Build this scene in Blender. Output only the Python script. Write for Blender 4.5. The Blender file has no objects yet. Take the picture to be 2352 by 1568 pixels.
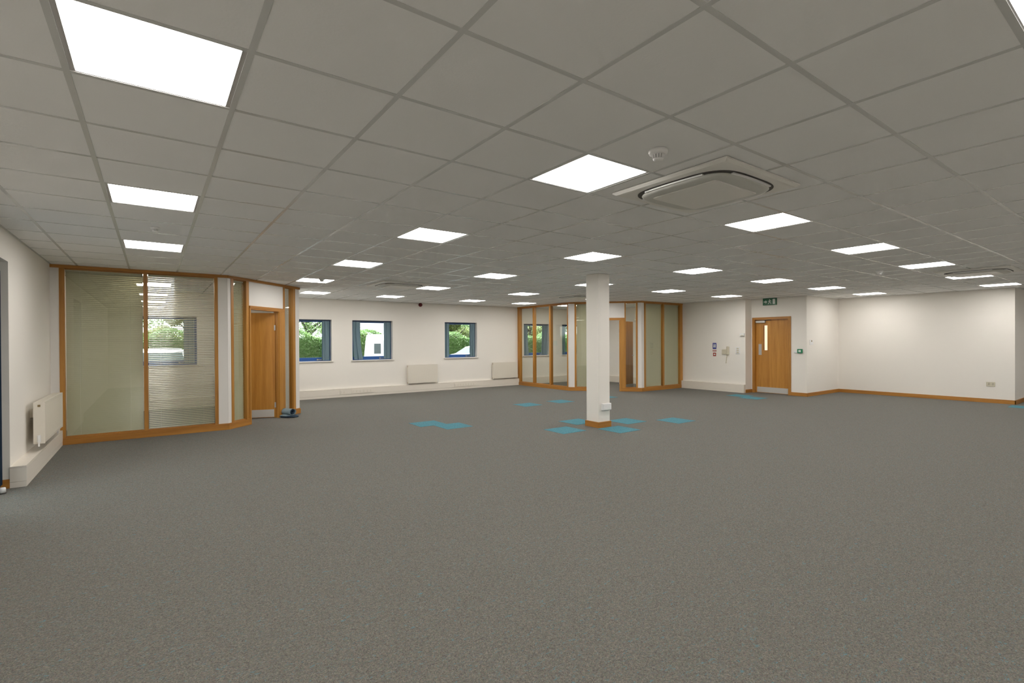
import bpy, bmesh, math, random
from mathutils import Vector, Matrix

random.seed(7)
SC = bpy.context.scene
COL = SC.collection

# ------------------------------------------------------------------ camera
W, H = 2352, 1568
FPX, YAW, PIT, ROL = 1147.78, .63559, -.0051, -.0051
ZC = 1.467
CEIL = ZC + 1.1323
fw = Vector((math.sin(YAW)*math.cos(PIT), math.cos(YAW)*math.cos(PIT), math.sin(PIT)))
rt = Vector((math.cos(YAW), -math.sin(YAW), 0)); up = rt.cross(fw)
RT = math.cos(ROL)*rt + math.sin(ROL)*up
UP = -math.sin(ROL)*rt + math.cos(ROL)*up
cd = bpy.data.cameras.new('camera'); cam = bpy.data.objects.new('camera', cd); COL.objects.link(cam)
cd.sensor_width = 36; cd.sensor_fit = 'HORIZONTAL'; cd.lens = 36*FPX/W
cd.shift_x = -22.42/W; cd.shift_y = 4.88/W
cd.clip_start = .05; cd.clip_end = 300
m = Matrix((RT, UP, -fw)).transposed().to_4x4(); m.translation = (0, 0, ZC)
cam.matrix_world = m
SC.camera = cam

# ------------------------------------------------------------------ world, sun, exposure
SC.view_settings.view_transform = 'Standard'; SC.view_settings.look = 'None'
SC.view_settings.exposure = 0.14; SC.view_settings.gamma = 1; SC.view_settings.use_curve_mapping = False
SC.cycles.max_bounces = 10; SC.cycles.diffuse_bounces = 6; SC.cycles.transparent_max_bounces = 24
SC.cycles.glossy_bounces = 4; SC.cycles.sample_clamp_indirect = 60; SC.cycles.caustics_reflective = False
SC.cycles.caustics_refractive = False
SC.cycles.use_denoising = True; SC.cycles.use_adaptive_sampling = True; SC.cycles.adaptive_threshold = .02
PANEL_STRENGTH = 17.8
wd = bpy.data.worlds.new('overcast'); SC.world = wd; wd.use_nodes = True
bg = wd.node_tree.nodes['Background']; bg.inputs[0].default_value = (.93, .97, 1.0, 1); bg.inputs[1].default_value = 2.6
sd = bpy.data.lights.new('sun_offscreen', 'SUN'); sd.energy = 30; sd.angle = math.radians(2); sd.color = (.95, .97, 1.0)
sun = bpy.data.objects.new('sun_offscreen', sd); COL.objects.link(sun)
el = math.radians(74); az = math.radians(176)
sdir = Vector((math.sin(az)*math.cos(el), math.cos(az)*math.cos(el), -math.sin(el)))
sun.rotation_euler = sdir.to_track_quat('-Z', 'Y').to_euler(); sun.location = (2, 12, 30)

# ------------------------------------------------------------------ materials
def S(r, g, b):   # sRGB 0-255 -> linear
    f = lambda c: (c/255/12.92) if c <= 10 else ((c/255+.055)/1.055)**2.4
    return (f(r), f(g), f(b), 1)

def mat(name, col, rough=.6, metal=0., spec=.5, bump=0, bscale=200, var=0, vscale=4):
    mt = bpy.data.materials.new(name); mt.use_nodes = True
    nt = mt.node_tree; b = nt.nodes['Principled BSDF']
    b.inputs['Base Color'].default_value = col; b.inputs['Roughness'].default_value = rough
    b.inputs['Metallic'].default_value = metal; b.inputs['Specular IOR Level'].default_value = spec
    if bump or var:
        tc = nt.nodes.new('ShaderNodeTexCoord')
    if var:
        n = nt.nodes.new('ShaderNodeTexNoise'); n.inputs['Scale'].default_value = vscale; n.inputs['Detail'].default_value = 4
        nt.links.new(tc.outputs['Object'], n.inputs['Vector'])
        mx = nt.nodes.new('ShaderNodeMix'); mx.data_type = 'RGBA'
        mx.inputs[6].default_value = tuple(c*(1-var) for c in col[:3])+(1,)
        mx.inputs[7].default_value = tuple(min(1, c*(1+var)) for c in col[:3])+(1,)
        nt.links.new(n.outputs[0], mx.inputs[0]); nt.links.new(mx.outputs[2], b.inputs['Base Color'])
    if bump:
        n2 = nt.nodes.new('ShaderNodeTexNoise'); n2.inputs['Scale'].default_value = bscale; n2.inputs['Detail'].default_value = 3
        nt.links.new(tc.outputs['Object'], n2.inputs['Vector'])
        bp = nt.nodes.new('ShaderNodeBump'); bp.inputs['Strength'].default_value = bump; bp.inputs['Distance'].default_value = .002
        nt.links.new(n2.outputs[0], bp.inputs['Height']); nt.links.new(bp.outputs[0], b.inputs['Normal'])
    return mt

def wood(name, c1, c2, rough=.4, axis='z'):
    mt = bpy.data.materials.new(name); mt.use_nodes = True
    nt = mt.node_tree; b = nt.nodes['Principled BSDF']; b.inputs['Roughness'].default_value = rough
    tc = nt.nodes.new('ShaderNodeTexCoord'); mp = nt.nodes.new('ShaderNodeMapping')
    mp.inputs['Scale'].default_value = (9, 9, .5) if axis == 'z' else (.6, .6, 12)
    n = nt.nodes.new('ShaderNodeTexNoise'); n.inputs['Scale'].default_value = 1.6; n.inputs['Detail'].default_value = 6; n.inputs['Distortion'].default_value = .4
    n2 = nt.nodes.new('ShaderNodeTexNoise'); n2.inputs['Scale'].default_value = 14; n2.inputs['Detail'].default_value = 3
    ad = nt.nodes.new('ShaderNodeMath'); ad.operation = 'MULTIPLY_ADD'; ad.inputs[1].default_value = .3
    cr = nt.nodes.new('ShaderNodeValToRGB')
    cr.color_ramp.elements[0].position = .42; cr.color_ramp.elements[0].color = c2
    cr.color_ramp.elements[1].position = .82; cr.color_ramp.elements[1].color = c1
    L = nt.links.new
    L(tc.outputs['Object'], mp.inputs[0]); L(mp.outputs[0], n.inputs['Vector']); L(mp.outputs[0], n2.inputs['Vector'])
    L(n2.outputs[0], ad.inputs[0]); L(n.outputs[0], ad.inputs[2]); L(ad.outputs[0], cr.inputs[0]); L(cr.outputs[0], b.inputs['Base Color'])
    return mt

def glass(name, tint=(.9, .95, .92, 1), refl=1.0, rough=0.0):
    mt = bpy.data.materials.new(name); mt.use_nodes = True
    nt = mt.node_tree; nt.nodes.clear()
    o = nt.nodes.new('ShaderNodeOutputMaterial'); t = nt.nodes.new('ShaderNodeBsdfTransparent'); t.inputs[0].default_value = tint
    g = nt.nodes.new('ShaderNodeBsdfGlossy'); g.inputs['Roughness'].default_value = rough
    geo = nt.nodes.new('ShaderNodeNewGeometry'); dt = nt.nodes.new('ShaderNodeVectorMath'); dt.operation = 'DOT_PRODUCT'
    def mth(op, a=None, b=None):
        q = nt.nodes.new('ShaderNodeMath'); q.operation = op; q.use_clamp = True
        for k, v in ((0, a), (1, b)):
            if v is None: continue
            if isinstance(v, (int, float)): q.inputs[k].default_value = v
            else: nt.links.new(v, q.inputs[k])
        return q.outputs[0]
    nt.links.new(geo.outputs['Normal'], dt.inputs[0]); nt.links.new(geo.outputs['Incoming'], dt.inputs[1])
    sch = mth('POWER', mth('SUBTRACT', 1.0, mth('ABSOLUTE', dt.outputs['Value'])), 5.0)
    fac = mth('MULTIPLY', mth('ADD', mth('MULTIPLY', sch, .95), .045), refl)
    mx = nt.nodes.new('ShaderNodeMixShader')
    L = nt.links.new
    L(fac, mx.inputs[0]); L(t.outputs[0], mx.inputs[1]); L(g.outputs[0], mx.inputs[2]); L(mx.outputs[0], o.inputs[0])
    return mt

def emis(name, col, st):
    mt = bpy.data.materials.new(name); mt.use_nodes = True
    nt = mt.node_tree; nt.nodes.clear()
    o = nt.nodes.new('ShaderNodeOutputMaterial'); e = nt.nodes.new('ShaderNodeEmission')
    e.inputs[0].default_value = col; e.inputs[1].default_value = st; nt.links.new(e.outputs[0], o.inputs[0])
    return mt

def carpet(name, yarns, fleck, fl_lo, fl_hi):
    # loop pile: every tuft is a cell with one yarn colour; flecks of a second yarn in short runs
    mt = bpy.data.materials.new(name); mt.use_nodes = True
    nt = mt.node_tree; b = nt.nodes['Principled BSDF']; b.inputs['Roughness'].default_value = .95; b.inputs['Specular IOR Level'].default_value = .12
    L = nt.links.new
    tc = nt.nodes.new('ShaderNodeTexCoord')
    v = nt.nodes.new('ShaderNodeTexVoronoi'); v.inputs['Scale'].default_value = 210
    sp = nt.nodes.new('ShaderNodeSeparateColor')
    r1 = nt.nodes.new('ShaderNodeValToRGB'); r1.color_ramp.interpolation = 'CONSTANT'
    e = r1.color_ramp.elements; e[0].position = 0; e[0].color = yarns[0]; e[1].position = 1/len(yarns); e[1].color = yarns[1]
    for k in range(2, len(yarns)):
        q = e.new(k/len(yarns)); q.color = yarns[k]
    mp = nt.nodes.new('ShaderNodeMapping'); mp.inputs['Scale'].default_value = (1, 2.4, 1)
    n2 = nt.nodes.new('ShaderNodeTexNoise'); n2.inputs['Scale'].default_value = 30; n2.inputs['Detail'].default_value = 5; n2.inputs['Distortion'].default_value = 1.0
    n3 = nt.nodes.new('ShaderNodeTexNoise'); n3.inputs['Scale'].default_value = 60; n3.inputs['Detail'].default_value = 3
    L(tc.outputs['Object'], v.inputs['Vector']); L(tc.outputs['Object'], mp.inputs[0]); L(mp.outputs[0], n2.inputs['Vector']); L(tc.outputs['Object'], n3.inputs['Vector'])
    L(v.outputs['Color'], sp.inputs[0]); L(sp.outputs[0], r1.inputs[0])
    r2 = nt.nodes.new('ShaderNodeValToRGB'); r2.color_ramp.elements[0].position = fl_lo; r2.color_ramp.elements[0].color = (0, 0, 0, 1)
    r2.color_ramp.elements[1].position = fl_hi; r2.color_ramp.elements[1].color = (1, 1, 1, 1)
    gt = nt.nodes.new('ShaderNodeMath'); gt.operation = 'GREATER_THAN'; gt.inputs[1].default_value = .3
    mm = nt.nodes.new('ShaderNodeMath'); mm.operation = 'MULTIPLY'
    mx = nt.nodes.new('ShaderNodeMix'); mx.data_type = 'RGBA'; mx.inputs[7].default_value = fleck
    L(n2.outputs[0], r2.inputs[0]); L(sp.outputs[1], gt.inputs[0]); L(gt.outputs[0], mm.inputs[0]); L(r2.outputs[0], mm.inputs[1])
    L(mm.outputs[0], mx.inputs[0]); L(r1.outputs[0], mx.inputs[6])
    mr = nt.nodes.new('ShaderNodeMapRange'); mr.inputs[3].default_value = .78; mr.inputs[4].default_value = 1.22
    L(n3.outputs[0], mr.inputs[0])
    m2 = nt.nodes.new('ShaderNodeMix'); m2.data_type = 'RGBA'; m2.blend_type = 'MULTIPLY'; m2.inputs[0].default_value = 1
    L(mx.outputs[2], m2.inputs[6]); L(mr.outputs[0], m2.inputs[7]); L(m2.outputs[2], b.inputs['Base Color'])
    bp = nt.nodes.new('ShaderNodeBump'); bp.inputs['Strength'].default_value = .35; bp.inputs['Distance'].default_value = .003; bp.invert = True
    L(v.outputs['Distance'], bp.inputs['Height']); L(bp.outputs[0], b.inputs['Normal'])
    return mt

M = {}
M['wall'] = mat('painted_wall', (.85, .82, .77, 1), .75, bump=.15, bscale=120)
M['white'] = mat('white_paint', (.80, .78, .75, 1), .5)
M['trunk'] = mat('trunking_plastic', (.78, .73, .655, 1), .4)
M['tile'] = mat('ceiling_tile_fleece', (.83, .835, .83, 1), .9, spec=.2, bump=.35, bscale=90)
M['tbar'] = mat('ceiling_grid_enamel', (.60, .61, .60, 1), .27, spec=.5)
M['slab'] = mat('plenum_slab', (.3, .3, .3, 1), .9)
M['wood'] = wood('oak_veneer', S(192, 138, 64), S(160, 108, 44), .38)
M['woodh'] = wood('oak_rail', S(186, 130, 58), S(156, 103, 42), .4, 'x')
M['door'] = wood('oak_door', S(198, 142, 64), S(168, 112, 43), .35)
M['glass'] = glass('partition_glass', (.94, .955, .925, 1), 1.0)
M['wglass'] = glass('window_glass', (.95, .98, .96, 1), .8)
M['slat'] = mat('blind_slat', (.60, .57, .44, 1), .25, spec=.7)
M['led'] = emis('led_diffuser', (1.0, .955, .90, 1), PANEL_STRENGTH)
M['ledframe'] = mat('light_frame', (.45, .44, .43, 1), .4)
M['ac'] = mat('ac_plastic', (.78, .77, .73, 1), .4)
M['acpanel'] = mat('ac_panel', (.56, .565, .53, 1), .45)
M['dark'] = mat('dark_slot', (.05, .045, .04, 1), .6)
M['plastic'] = mat('white_plastic', (.82, .82, .82, 1), .35)
M['rad'] = mat('radiator_enamel', (.78, .735, .65, 1), .35)
M['brass'] = mat('brass_valve', (.35, .26, .14, 1), .4, .7)
M['steel'] = mat('brushed_steel', (.55, .55, .54, 1), .38, .8)
M['kick'] = mat('kick_plate', (.60, .59, .57, 1), .45, .35)
M['navy'] = mat('navy_frame', (.010, .030, .085, 1), .35)
M['blue'] = mat('blue_frame', (.022, .10, .34, 1), .35)
M['vane'] = mat('blind_fabric', (.22, .33, .39, 1), .8, bump=.2, bscale=300)
def translucent(mt, col, f):
    nt = mt.node_tree; o = nt.nodes['Material Output']; p = nt.nodes['Principled BSDF']
    t = nt.nodes.new('ShaderNodeBsdfTranslucent'); t.inputs[0].default_value = col; mx = nt.nodes.new('ShaderNodeMixShader'); mx.inputs[0].default_value = f
    nt.links.new(p.outputs[0], mx.inputs[1]); nt.links.new(t.outputs[0], mx.inputs[2]); nt.links.new(mx.outputs[0], o.inputs[0])
translucent(M['vane'], (.16, .25, .30, 1), .25)
M['navyblind'] = mat('navy_fabric', (.012, .035, .075, 1), .8)
M['red'] = mat('red_plastic', (.12, .006, .008, 1), .35)
M['green'] = mat('sign_green', (.008, .13, .055, 1), .35)
M['cgreen'] = mat('callpoint_green', (.01, .20, .09, 1), .35)
M['signwhite'] = mat('sign_white', (.75, .8, .76, 1), .4)
M['signblue'] = mat('sign_blue', (.03, .04, .28, 1), .4)
M['signred'] = mat('sign_red', (.42, .05, .035, 1), .4)
M['beige'] = mat('aged_plastic', (.62, .58, .46, 1), .4)
M['carpet'] = carpet('grey_brown_carpet', [(.112, .108, .096, 1), (.158, .150, .132, 1), (.184, .158, .141, 1), (.143, .152, .127, 1), (.146, .147, .147, 1), (.210, .202, .174, 1)], (.115, .215, .24, 1), .60, .69)
M['teal'] = carpet('teal_carpet', [(.055, .175, .225, 1), (.085, .235, .290, 1), (.11, .285, .34, 1)], (.09, .26, .31, 1), .7, .9)
M['asphalt'] = mat('dark_asphalt', (.06, .06, .06, 1), .9, var=.2, vscale=2)
M['leafA'] = mat('leaf_green', (.11, .19, .055, 1), .6, var=.5, vscale=.9)
M['leafB'] = mat('leaf_yellow_green', (.17, .22, .06, 1), .6, var=.45, vscale=.9)
translucent(M['leafA'], (.16, .30, .06, 1), .35); translucent(M['leafB'], (.26, .32, .07, 1), .35)
M['bark'] = mat('bark', (.07, .06, .05, 1), .9)
M['carsilver'] = mat('silver_car_paint', (.55, .58, .60, 1), .25, .3)
M['carwhite'] = mat('white_car_paint', (.8, .82, .82, 1), .25)
M['carglass'] = mat('tinted_car_glass', (.05, .07, .075, 1), .12)
M['tyre'] = mat('tyre_rubber', (.02, .02, .02, 1), .8)
M['lamp'] = mat('lamp_lens', (.75, .72, .70, 1), .1)
M['redlamp'] = mat('red_lens', (.5, .03, .03, 1), .15)
M['clothA'] = mat('grey_blue_cloth', (.21, .29, .33, 1), .9, bump=.3, bscale=150)
M['clothB'] = mat('dark_blue_cloth', (.02, .04, .07, 1), .9)
M['frostlit'] = glass('frosted_pane_lit_tint', (.85, .62, .50, 1), .6, .2)  # pink tint in the glass stands in for warm corridor light behind it
M['brick'] = mat('outer_wall', (.35, .25, .2, 1), .9)

# ------------------------------------------------------------------ mesh helpers
class MB:
    def __init__(s): s.v = []; s.f = []; s.smooth = False
    def quad(s, pts):
        n = len(s.v); s.v += [tuple(p) for p in pts]; s.f.append(tuple(range(n, n+len(pts))))
    def box(s, x0, x1, y0, y1, z0, z1):
        n = len(s.v)
        s.v += [(x, y, z) for z in (z0, z1) for y in (y0, y1) for x in (x0, x1)]
        s.f += [tuple(n+i for i in q) for q in ((0, 2, 3, 1), (4, 5, 7, 6), (0, 1, 5, 4), (2, 6, 7, 3), (0, 4, 6, 2), (1, 3, 7, 5))]
        return s
    def bbox(s, x0, x1, y0, y1, z0, z1, c=.004):
        """box with chamfered edges (24 vertices)"""
        c = min(c, (x1-x0)*.45, (y1-y0)*.45, (z1-z0)*.45)
        bm = bmesh.new(); bmesh.ops.create_cube(bm, size=1)
        for v in bm.verts:
            v.co = Vector((x0 if v.co.x < 0 else x1, y0 if v.co.y < 0 else y1, z0 if v.co.z < 0 else z1))
        bmesh.ops.bevel(bm, geom=bm.edges[:], offset=c, segments=1, affect='EDGES')
        s.addbm(bm); return s
    def addbm(s, bm):
        n = len(s.v); bm.verts.index_update()
        s.v += [tuple(v.co) for v in bm.verts]; s.f += [tuple(n+v.index for v in f.verts) for f in bm.faces]; bm.free()
    def prism(s, pts, h0, h1, fn):
        """2D polygon pts extruded h0..h1; fn(u, v, h)->xyz"""
        n = len(s.v); k = len(pts)
        s.v += [fn(u, v, h0) for u, v in pts] + [fn(u, v, h1) for u, v in pts]
        s.f.append(tuple(n+i for i in range(k))[::-1]); s.f.append(tuple(n+k+i for i in range(k)))
        for i in range(k):
            j = (i+1) % k; s.f.append((n+i, n+j, n+k+j, n+k+i))
        return s
    def lathe(s, prof, cx, cy, cz, seg=24, axis='z'):
        n = len(s.v); k = len(prof)
        for a in range(seg):
            t = 2*math.pi*a/seg
            for r, h in prof:
                p = (r*math.cos(t), r*math.sin(t), h)
                if axis == 'y': p = (p[0], p[2], p[1])
                if axis == 'x': p = (p[2], p[0], p[1])
                s.v.append((cx+p[0], cy+p[1], cz+p[2]))
        for a in range(seg):
            b = (a+1) % seg
            for i in range(k-1):
                s.f.append((n+a*k+i, n+b*k+i, n+b*k+i+1, n+a*k+i+1))
        return s
    def tube(s, pts, r, seg=8):
        n = len(s.v); P = [Vector(p) for p in pts]
        for i, p in enumerate(P):
            d = (P[min(i+1, len(P)-1)]-P[max(i-1, 0)]).normalized()
            a = d.orthogonal().normalized() if i == 0 else (a-d*a.dot(d)).normalized()
            b = d.cross(a); rr = r[i] if isinstance(r, (list, tuple)) else r
            for k in range(seg):
                t = 2*math.pi*k/seg; s.v.append(tuple(p+a*rr*math.cos(t)+b*rr*math.sin(t)))
        for i in range(len(P)-1):
            for k in range(seg):
                k2 = (k+1) % seg
                s.f.append((n+i*seg+k, n+i*seg+k2, n+(i+1)*seg+k2, n+(i+1)*seg+k))
        s.f.append(tuple(n+k for k in range(seg))[::-1]); s.f.append(tuple(n+(len(P)-1)*seg+k for k in range(seg)))
        return s
    def mesh(s, name, off=(0, 0, 0), smooth=False):
        me = bpy.data.meshes.new(name)
        me.from_pydata([(x-off[0], y-off[1], z-off[2]) for x, y, z in s.v], [], s.f)
        if smooth:
            for p in me.polygons: p.use_smooth = True
        me.update(); return me

def tag(o, label=None, cat=None, group=None, kind=None):
    for k, v in (('label', label), ('category', cat), ('group', group), ('kind', kind)):
        if v: o[k] = v
    return o

def offs(parent):
    v = Vector((0, 0, 0))
    while parent: v += parent.location; parent = parent.parent
    return v

def obj(name, mb, mt, parent=None, smooth=False, fix=False):
    """mb in world coordinates; the parents are only translated. fix=True recalculates normals."""
    me = mb.mesh(name, offs(parent), smooth)
    if fix:
        bm = bmesh.new(); bm.from_mesh(me); bmesh.ops.recalc_face_normals(bm, faces=bm.faces); bm.to_mesh(me); bm.free()
    me.materials.append(M[mt])
    o = bpy.data.objects.new(name, me); COL.objects.link(o)
    if parent: o.parent = parent
    return o

def empty(name, loc, label=None, cat=None, group=None, kind=None):
    o = bpy.data.objects.new(name, None); COL.objects.link(o); o.location = loc; o.empty_display_size = .1
    return tag(o, label, cat, group, kind)

def struct(name, mb, mt, label=None):
    o = obj(name, mb, mt); o['kind'] = 'structure'
    if label: o['label'] = label
    return o

def clone(o, loc=None, parent=None):
    c = o.copy(); COL.objects.link(c)
    if parent: c.parent = parent
    if loc is not None: c.location = loc
    for ch in o.children:
        clone(ch, None, c)
    return c

class Frame:
    """vertical wall line: A start, direction d, t = depth away from the viewer"""
    def __init__(s, A, B):
        s.A = Vector((A[0], A[1], 0)); d = Vector((B[0]-A[0], B[1]-A[1], 0)); s.L = d.length; s.d = d.normalized()
        s.n = Vector((-s.d.y, s.d.x, 0))
    def p(s, a, t, z): return tuple(s.A+s.d*a+s.n*t+Vector((0, 0, z)))
    def box(s, mb, a0, a1, t0, t1, z0, z1):
        n = len(mb.v)
        mb.v += [s.p(a, t, z) for z in (z0, z1) for t in (t0, t1) for a in (a0, a1)]
        mb.f += [tuple(n+i for i in q) for q in ((0, 2, 3, 1), (4, 5, 7, 6), (0, 1, 5, 4), (2, 6, 7, 3), (0, 4, 6, 2), (1, 3, 7, 5))]
        return mb

# ------------------------------------------------------------------ key dimensions
XL = -1.18      # left wall
YB = 13.60      # window wall
YF = -1.45      # closed wall behind the camera
X1, Y1 = 13.20, 7.46   # wall with entry phone, its corner
X2, Y2 = 13.52, 5.99   # exit door wall, its corner
X3, Y3 = 15.42, 2.43   # right wall, its corner
XR = 20.2
WT = CEIL+.16   # top of the walls above the suspended ceiling

# ------------------------------------------------------------------ floor with teal carpet tiles
floor = struct('floor', MB().box(XL-.3, XR+.3, YF-.3, YB+.3, -.2, 0), 'carpet', 'grey-brown flecked carpet with scattered teal tiles')
for k, x in ((11, 10.37), (11, 13.37), (10, 11.87), (10, 14.87), (12, 11.87), (14, 7.87), (15, 7.37), (17, 13.37), (17, 15.37), (17, 18.37), (13, 24.37), (12, 23.87), (3, 29.37)):
    x0, y0 = x*.5, (k+.87)*.5
    obj('carpet_tile', MB().box(x0, x0+.5, y0, y0+.5, .0005, .003), 'teal', floor)

# ------------------------------------------------------------------ walls
WINX = [(-.33, .81), (2.66, 3.80), (4.34, 5.48), (7.13, 8.27), (10.12, 11.26), (11.84, 12.98)]
WZ0, WZ1 = .97, 2.055
mb = MB(); xs = [XL-.3]
for a, b in WINX:
    mb.box(xs[-1], a, YB, YB+.3, 0, WT); mb.box(a, b, YB, YB+.3, 0, WZ0); mb.box(a, b, YB, YB+.3, WZ1, WT); xs.append(b)
mb.box(xs[-1], X1+.3, YB, YB+.3, 0, WT)
struct('wall_back', mb, 'wall', 'long white wall with a row of square windows')

DY0, DY1 = 5.92, 7.18           # glazed door opening in the left wall
mb = MB(); mb.box(XL-.3, XL, DY1, YB, 0, WT); mb.box(XL-.3, XL, YF, DY0, 0, WT); mb.box(XL-.3, XL, DY0, DY1, 2.3, WT)
struct('wall_left', mb, 'wall', 'white wall with radiator beside the glazed partition')
mb = MB(); mb.box(X1, X2+.2, Y1, YB, 0, WT); mb.box(X2, X2+.2, 7.43, Y1, 0, WT); mb.box(X2, X2+.2, 6.38, 7.43, 2.085, WT)
mb.box(X2, X2+.2, Y2, 6.38, 0, WT)
struct('wall_door', mb, 'wall', 'white wall around the oak exit door')
mb = MB(); mb.box(X2+.2, X3+.2, Y2, Y2+.2, 0, WT)
struct('wall_recess', mb, 'wall', 'short white return wall beside the exit door')
mb = MB(); mb.box(X3, X3+.2, Y3, Y2, 0, WT); mb.box(X3+.2, XR+.2, Y3, Y3+.2, 0, WT)
struct('wall_right', mb, 'wall', 'plain white wall with wooden skirting')
struct('wall_end', MB().box(XR, XR+.2, YF, Y3, 0, WT), 'wall')
struct('wall_front', MB().box(XL-.3, XR+.2, YF-.25, YF, 0, WT), 'wall')

# skirting boards
def skirt(name, segs):
    mb = MB()
    for a, b in segs:
        fr = Frame(a, b); fr.box(mb, -.0, fr.L, -.018, 0, 0, .082); fr.box(mb, 0, fr.L, -.012, 0, .082, .09)
    return struct(name, mb, 'woodh')
skirt('baseboard_left', [((XL-.07, DY1), (XL+.0, DY1))])
skirt('baseboard_door', [((X1+.001, Y1), (X2, Y1)), ((X2, 6.38), (X2, Y2-.018))])
skirt('baseboard_recess', [((X2-.018, Y2), (X3, Y2))])
skirt('baseboard_right', [((X3, Y2), (X3, Y3-.018)), ((X3-.018, Y3), (XR, Y3))])

# ------------------------------------------------------------------ ceiling
def gx(i): return .6*(i-.4703)
def gy(j): return .6*(j+4.66189)
def inside(x, y):
    return x < X1 or (x < X2 and y < Y1) or (x < X3 and y < Y2) or (x < XR and y < Y3)
ceiling = struct('ceiling', MB().box(XL-.3, XR+.3, YF-.3, YB+.3, CEIL+.14, CEIL+.34), 'slab', 'suspended ceiling of square white tiles in a metal grid')
struct('added_shade_eave', MB().box(XL-.3, X2+.2, YB+.3, YB+1.15, CEIL+.2, CEIL+.34), 'white')  # unseen eave, added to keep direct sun off the window wall
LIGHTS = [(i, -5) for i in range(0, 29, 4)] + [(i, -1) for i in range(0, 25, 4)] + [(i, 3) for i in range(0, 25, 4)] + \
         [(i, 7) for i in range(0, 21, 4)] + [(4, 11), (8, 11), (12, 11), (16, 11), (5, 15), (8, 15), (12, 15), (15, 15), (0, 12), (0, 15), (18, 15), (19, 12)]
LSET = set(LIGHTS)
def project(x, y, z):
    d = Vector((x, y, z-ZC)); zz = d.dot(fw)
    if zz < .2: return None
    return W/2+22.42+FPX*d.dot(RT)/zz, H/2+4.88-FPX*d.dot(UP)/zz, zz
cells = []
for i in range(-2, 35):
    for j in range(-8, 19):
        if (i, j) in LSET: continue
        x0, x1, y0, y1 = max(gx(i), XL), min(gx(i+1), XR), max(gy(j), YF), min(gy(j+1), YB)
        if x1-x0 < .03 or y1-y0 < .03 or not inside(x0+.01, y0+.01): continue
        pr = project((x0+x1)/2, (y0+y1)/2, CEIL)
        vis = 0
        if pr and -250 < pr[0] < W+250 and -200 < pr[1] < H: vis = 1/pr[2]**3
        cells.append((vis, i, j, x0, x1, y0, y1))
cells.sort(reverse=True)
def tilemb(x0, x1, y0, y1):
    b = MB(); b.box(x0+.009, x1-.009, y0+.009, y1-.009, CEIL+.002, CEIL+.017); return b
full = None; rest = MB()
for n, (vis, i, j, x0, x1, y0, y1) in enumerate(cells):
    if n >= 300:
        rest.box(x0+.009, x1-.009, y0+.009, y1-.009, CEIL+.002, CEIL+.017); continue
    isfull = abs(x1-x0-.6) < 1e-6 and abs(y1-y0-.6) < 1e-6
    if isfull and full:
        c = full.copy(); COL.objects.link(c); c.location = (gx(i), gy(j), 0); c.parent = ceiling
    elif isfull:
        full = obj('ceiling_tile', tilemb(0, .6, 0, .6), 'tile', ceiling); full.location = (gx(i), gy(j), 0)
    else:
        obj('ceiling_tile', tilemb(x0, x1, y0, y1), 'tile', ceiling)
tag(obj('tile_field', rest, 'tile', ceiling), kind='stuff')
for i in range(-1, 35):
    x = gx(i)
    if not XL < x < XR: continue
    y1 = YB if x < X1 else Y1 if x < X2 else Y2 if x < X3 else Y3
    b = MB(); b.box(x-.012, x+.012, YF, y1, CEIL, CEIL+.0025); b.box(x-.002, x+.002, YF, y1, CEIL+.0025, CEIL+.04)
    obj('grid_bar', b, 'tbar', ceiling)
for j in range(-8, 19):
    y = gy(j)
    if not YF < y < YB: continue
    x1 = X1 if y > Y1 else X2 if y > Y2 else X3 if y > Y3 else XR
    b = MB(); b.box(XL, x1, y-.012, y+.012, CEIL+.0004, CEIL+.0027); b.box(XL, x1, y-.002, y+.002, CEIL+.0027, CEIL+.036)
    obj('grid_bar', b, 'tbar', ceiling)
# wall angle trim around the ceiling edge
mb = MB(); mb.box(XL, XL+.02, YF, YB, CEIL-.001, CEIL+.03); mb.box(XL, X1, YB-.02, YB, CEIL-.001, CEIL+.03)
mb.box(X1-.02, X1, Y1, YB, CEIL-.001, CEIL+.03); mb.box(X3-.02, X3, Y3, Y2, CEIL-.001, CEIL+.03)
obj('edge_trim', mb, 'tbar', ceiling)

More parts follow.
